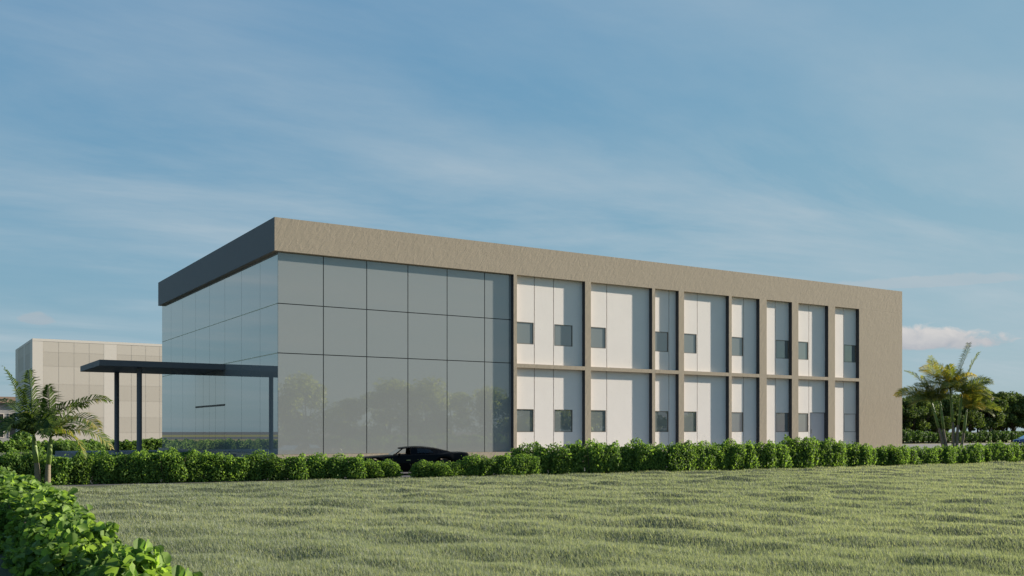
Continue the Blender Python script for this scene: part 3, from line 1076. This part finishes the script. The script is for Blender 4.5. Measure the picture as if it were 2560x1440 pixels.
# ---------------------------------------------------------------- pale block behind the canopy
bb = empty('office_block', (-2.13, 76.4, 0))
tag(bb, 'pale beige four storey block with faint cladding grid behind the entrance canopy', 'building')
BW, BD, BH = 31.4, 18.3, 12.28
MB().box(0.012, 0.012, 0, BW - 0.06, BD - 0.06, BH - 0.02).build('core_wall', M['far_joint'], bb)
zb = [0.0, 1.71, 3.49, 5.42, 7.2, 9.22, 10.81, 12.0]
st = MB()
st.box(-0.02, -0.02, 12.0, BW, 0.011, BH)
st.box(-0.02, 0.011, 12.0, 0.011, BD, BH)
st.build('parapet', M['far_strip'], bb)
px_ = 0.0
while px_ < BW - 1:
    w0 = 1.06 if px_ == 0 else 1.4
    o = MB().box(px_ - 0.02 if px_ == 0 else px_, -0.005, 0, px_ + w0, 0.0115, 11.999).build('wall_strip', M['far_strip'], bb)
    px_ += w0 + 6.42
px_, first = 0.0, True
while px_ < BW - 1:
    w0 = 1.06 if first else 1.4
    first = False
    a0 = px_ + w0
    for j in range(7):
        z0, z1 = zb[j], zb[j + 1]
        lightrow = j % 2 == 0
        pan = MB()
        for k in range(4):
            xa, xb = a0 + k * 1.605, min(a0 + (k + 1) * 1.605, BW)
            if xb - xa < .2:
                continue
            pan.box(xa + 0.018, 0.0, z0 + 0.015, xb - 0.018, 0.011, z1 - 0.02)
        pan.build('cladding', M['far_light'] if lightrow else M['far_dark'], bb)
    px_ += w0 + 6.42
for ya, yb in ((0.012, 2.0), (7.3, 8.9), (15.2, 18.3)):
    MB().box(-0.02, ya, 0, 0.0115, yb, 11.999).build('wall_strip', M['far_strip'], bb)
for ya, yb in ((2.0, 7.3), (8.9, 15.2)):
    for j in range(7):
        pan = MB()
        nk = 3 if yb - ya < 6 else 4
        for k in range(nk):
            s_ = (yb - ya) / nk
            pan.box(0.0, ya + k * s_ + 0.03, zb[j] + 0.02, 0.011, ya + (k + 1) * s_ - 0.03, zb[j + 1] - 0.02)
        pan.build('cladding', M['far_light'] if j % 2 == 0 else M['far_dark'], bb)

# low house at the far left
lh = empty('low_house', (-9.5, 108.0, 0))
tag(lh, 'low flat house with brown overhanging roof at the far left edge', 'house')
MB().box(0.5, 0.6, 0, 11.5, 9, 5.85).build('wall', M['low_wall'], lh)
MB().box(0, 0, 5.86, 12.2, 9.6, 6.7).build('roof', M['low_roof'], lh)
for x in (1.2, 3.4, 5.6, 7.8):
    f_ = MB()
    f_.box(x, 0.54, 1.0, x + 1.6, 0.599, 1.08).box(x, 0.54, 4.3, x + 1.6, 0.599, 4.38).box(x, 0.54, 1.08, x + .08, 0.599, 4.3).box(x + 1.52, 0.54, 1.08, x + 1.6, 0.599, 4.3)
    wo = f_.build('window', M['far_strip'], lh)
    MB().box(x + .08, 0.57, 1.08, x + 1.52, 0.598, 4.3).build('pane', M['dark_glass'], wo)
for x in (0.7, 6.2, 11.3):
    MB().box(x, 0.15, 0, x + 0.22, 0.37, 5.859).build('post', M['low_wall'], lh)


# ---------------------------------------------------------------- cars
def car(name, label, loc, rz, prof, paint, scale=1.0):
    """lofted body along local x, nose at x = 0"""
    L, W = prof['L'], prof['W']
    o = empty(name, loc, rz)
    o.scale = (scale,) * 3
    tag(o, label, 'car')
    wr_, wx = prof['wheel_r'], prof['wheels']
    X = np.linspace(0, L, 91)
    top = np.interp(X, *zip(*prof['belt']))
    hw = np.interp(X, *zip(*prof['half'])) * W / 2
    bot = np.interp(X, [0, .25, L - .35, L], [prof['under'] + .14, prof['under'], prof['under'], prof['under'] + .2])
    ra = wr_ + 0.05
    for c in wx:
        m_ = np.abs(X - c) < ra
        bot[m_] = np.maximum(bot[m_], wr_ + np.sqrt(np.maximum(ra ** 2 - (X[m_] - c) ** 2, 0)))
    b = MB()
    rows = []
    for x, t, h, z in zip(X, top, hw, bot):
        zm = (t + max(z, .3)) / 2
        ring = [(x, -h * .93, z), (x, -h * .99, z + (t - z) * .2), (x, -h, z + (t - z) * .5), (x, -h * .975, t - (t - z) * .22),
                (x, -h * .93, t - .03), (x, -h * .86, t), (x, -h * .4, t + .018), (x, 0, t + .025)]
        ring = ring + [(a_, -y_, z_) for a_, y_, z_ in ring[-2::-1]]
        i = len(b.v)
        b.v += ring
        rows.append((i, len(ring)))
    for (i, n_), (j, _) in zip(rows[:-1], rows[1:]):
        for k in range(n_ - 1):
            b.f.append((i + k, i + k + 1, j + k + 1, j + k))
        b.f.append((i + n_ - 1, i, j, j + n_ - 1))
    i, n_ = rows[0]
    b.f.append(tuple(range(i, i + n_))[::-1])
    i, n_ = rows[-1]
    b.f.append(tuple(range(i, i + n_)))
    body = b.build('body', paint, o, smooth=True)
    e_ = body.modifiers.new('edge', 'EDGE_SPLIT')
    e_.split_angle = R(40)
    # cabin: roof skin, pillars, glass
    roof = prof['roof']                       # (x, z) from windscreen head to tail
    rh = prof['roof_half']
    rm = MB()
    rx = np.linspace(roof[0][0], roof[-1][0], 25)
    rz_ = np.interp(rx, *zip(*roof))
    th = 0.035
    for k in range(24):
        wa = np.interp(rx[k], *zip(*rh))
        wb = np.interp(rx[k + 1], *zip(*rh))
        cr_ = 0.03
        for yy0, yy1, c0, c1 in ((-1, -.5, 0, cr_), (-.5, 0, cr_, cr_ * 1.3), (0, .5, cr_ * 1.3, cr_), (.5, 1, cr_, 0)):
            rm.quad((rx[k], yy0 * wa, rz_[k] + c0), (rx[k + 1], yy0 * wb, rz_[k + 1] + c0), (rx[k + 1], yy1 * wb, rz_[k + 1] + c1), (rx[k], yy1 * wa, rz_[k] + c1))
    ro = rm.build('roof', paint, o, smooth=True)
    sl = ro.modifiers.new('thick', 'SOLIDIFY')
    sl.thickness = th
    sl.offset = -1

    def belt(x):
        return float(np.interp(x, *zip(*prof['belt'])))

    def bw(x):
        return float(np.interp(x, *zip(*prof['half']))) * W / 2 * .87

    def rz2(x):
        return float(np.interp(x, *zip(*roof)))

    def rw(x):
        return float(np.interp(x, *zip(*rh)))
    ws = prof['screen_base']
    hx = roof[0][0] + .06
    for s in (-1, 1):
        MB().tube([(ws + .05, s * bw(ws), belt(ws) - .02), (hx, s * (rw(hx) - .03), rz2(hx) - .02)], [.032, .024], 8).build('pillar', paint, o)
        bp = prof['b_pillar']
        pm = MB()
        x0_, x1_ = bp
        pm.quad((x0_, s * bw(x0_), belt(x0_) - .02), (x1_, s * bw(x1_), belt(x1_) - .02), (x1_, s * (rw(x1_) - .01), rz2(x1_) - .01), (x0_, s * (rw(x0_) - .01), rz2(x0_) - .01))
        po = pm.build('pillar', paint, o)
        po.modifiers.new('thick', 'SOLIDIFY').thickness = .03
        # rear quarter: painted sail panel, with its window
        qx = np.linspace(x1_, prof['tail'], 9)
        sm = MB()
        for k in range(8):
            sm.quad((qx[k], s * bw(qx[k]), belt(qx[k]) - .02), (qx[k + 1], s * bw(qx[k + 1]), belt(qx[k + 1]) - .02),
                    (qx[k + 1], s * (rw(qx[k + 1]) - .004), max(rz2(qx[k + 1]) - .006, belt(qx[k + 1]) - .01)), (qx[k], s * (rw(qx[k]) - .004), rz2(qx[k]) - .006))
        so_ = sm.build('quarter_panel', paint, o)
        so_.modifiers.new('thick', 'SOLIDIFY').thickness = .012
        gw = MB()
        y_a, y_b = x1_ + .08, x1_ + (prof['tail'] - x1_) * .5
        zf = lambda x, f: belt(x) + (rz2(x) - belt(x)) * f
        yf = lambda x, f: s * (bw(x) + (rw(x) - bw(x)) * f + .012)
        gw.quad((y_a, yf(y_a, .15), zf(y_a, .15)), (y_b, yf(y_b, .2), zf(y_b, .2)), (y_b - .15, yf(y_b - .15, .75), zf(y_b - .15, .75)), (y_a, yf(y_a, .85), zf(y_a, .85)))
        gw.build('side_window', M['car_glass'], o)
    wsm = MB()
    wsm.quad((ws, -bw(ws) * .97, belt(ws) + .02), (ws, bw(ws) * .97, belt(ws) + .02), (hx, rw(hx) - .04, rz2(hx) + .005), (hx, -rw(hx) + .04, rz2(hx) + .005))
    wsm.build('windscreen', M['car_glass'], o)
    tx, ty_ = prof['tail'] - .75, prof['tail'] - .05
    rg = MB()
    rg.quad((tx, -rw(tx) * .8, rz2(tx) + .034), (ty_, -rw(ty_) * .8, rz2(ty_) + .034), (ty_, rw(ty_) * .8, rz2(ty_) + .034), (tx, rw(tx) * .8, rz2(tx) + .034))
    rg.build('rear_window', M['car_glass'], o)
    MB().box(ws + .35, -W * .33, .32, prof['tail'] - .5, W * .33, min(belt(ws) - .1, .62)).build('seat', M['rubber'], o)
    # doors, wheels, lamps, bumpers, mirrors
    dx0, dx1 = ws + .12, prof['b_pillar'][0] + .05
    for s in (-1, 1):
        dm = MB()
        hw_ = W / 2 * float(np.interp((dx0 + dx1) / 2, *zip(*prof['half'])))
        zt_ = belt(dx0)
        zz0 = prof['under'] + .08
        h_ = lambda f: s * (hw_ * f + .008)
        zs = [zz0 + (zt_ - zz0) * f for f in (.08, .5, .78)]
        for (f0, f1, z0_, z1_) in ((.985, 1.0, zs[0], zs[1]), (1.0, .978, zs[1], zs[2])):
            dm.quad((dx0, h_(f0), z0_), (dx1, h_(f0), z0_), (dx1, h_(f1), z1_), (dx0, h_(f1), z1_))
        do = dm.build('door', paint, o)
        MB().box(dx1 - .25, min(s * (hw_ + .01), s * (hw_ + .035)), zs[2] - .08, dx1 - .08, max(s * (hw_ + .01), s * (hw_ + .035)), zs[2] - .05).build('handle', M['chrome'], do)
        MB().box(dx0 + .1, min(s * hw_, s * (hw_ + .17)), belt(dx0) - .02, dx0 + .2, max(s * hw_, s * (hw_ + .17)), belt(dx0) + .09).build('mirror', paint, o, bevel=.02)
        nh = float(np.interp(.12, *zip(*prof['half']))) * W / 2
        MB().tube([(-.02, s * nh * .72, belt(.1) - .17), (.1, s * nh * .72, belt(.1) - .17)], .085, 14).build('headlight', M['lens'], o)
        th_ = float(np.interp(L, *zip(*prof['half']))) * W / 2
        MB().box(L - .02, min(s * th_ * .45, s * th_ * .92), belt(L) - .2, L + .015, max(s * th_ * .45, s * th_ * .92), belt(L) - .08).build('tail_light', M['red_lens'], o)
        for c in wx:
            ya, yb = s * (W / 2 - .24), s * (W / 2 - .015)
            tw = MB()
            tw.tube([(c, ya, wr_), (c, ya + (yb - ya) * .1, wr_), (c, ya + (yb - ya) * .9, wr_), (c, yb, wr_)], [wr_ * .93, wr_, wr_, wr_ * .93], 28)
            wo = empty('wheel', (0, 0, 0))
            bpy.data.objects.remove(wo)
            ty = tw.build('wheel', M['rubber'], o)
            rmn = MB()
            rmn.tube([(c, yb - s * .01, wr_), (c, yb + s * .012, wr_)], wr_ * .62, 20)
            rmn.build('rim', M['chrome'], ty)
    nh = float(np.interp(0, *zip(*prof['half']))) * W / 2
    MB().box(-.07, -nh * .98, prof['under'] + .2, .02, nh * .98, prof['under'] + .3).build('bumper', M['chrome'] if prof.get('chrome') else paint, o, bevel=.02)
    th_ = float(np.interp(L, *zip(*prof['half']))) * W / 2
    MB().box(L - .03, -th_ * .98, belt(L) - .34, L + .05, th_ * .98, belt(L) - .24).build('bumper', M['chrome'] if prof.get('chrome') else paint, o, bevel=.02)
    return o


FAST = dict(L=4.9, W=1.86, under=.13, wheel_r=.33, wheels=(.86, 3.78), chrome=True,
            belt=[(0, .66), (.15, .73), (.9, .79), (1.5, .83), (2.2, .87), (3.4, .90), (4.0, .945), (4.6, .955), (4.85, .93), (4.9, .88)],
            half=[(0, .82), (.3, .92), (1.0, .98), (2.5, 1.0), (4.0, 1.0), (4.7, .95), (4.9, .9)],
            roof=[(1.98, 1.135), (2.2, 1.165), (2.6, 1.19), (2.9, 1.185), (3.3, 1.145), (3.7, 1.07), (4.05, .975), (4.2, .945)],
            roof_half=[(1.98, .60), (2.6, .62), (3.3, .60), (3.8, .62), (4.2, .72)],
            screen_base=1.58, b_pillar=(2.36, 2.58), tail=4.12)
car('muscle_car', 'black fastback coupe parked behind the gap in the hedge', (1.46, -5.96, 0.0), R(-18), FAST, M['black_paint'])
SEDAN = dict(L=4.6, W=1.8, under=.2, wheel_r=.33, wheels=(.85, 3.55),
             belt=[(0, .62), (.12, .74), (.5, .84), (1.25, .94), (2.4, .96), (3.7, .99), (4.3, .98), (4.6, .86)],
             half=[(0, .70), (.15, .82), (.5, .94), (1.2, 1.0), (3.6, 1.0), (4.3, .93), (4.6, .8)],
             roof=[(1.85, 1.38), (2.3, 1.44), (2.9, 1.43), (3.4, 1.33), (3.9, 1.08), (4.05, 1.0)],
             roof_half=[(1.85, .56), (2.6, .6), (3.4, .58), (4.05, .68)],
             screen_base=1.1, b_pillar=(2.5, 2.62), tail=3.95)
car('sedan', 'blue car with its nose showing at the right edge', (115.6, 32.6, 0.0), R(-14), SEDAN, M['blue_paint'])
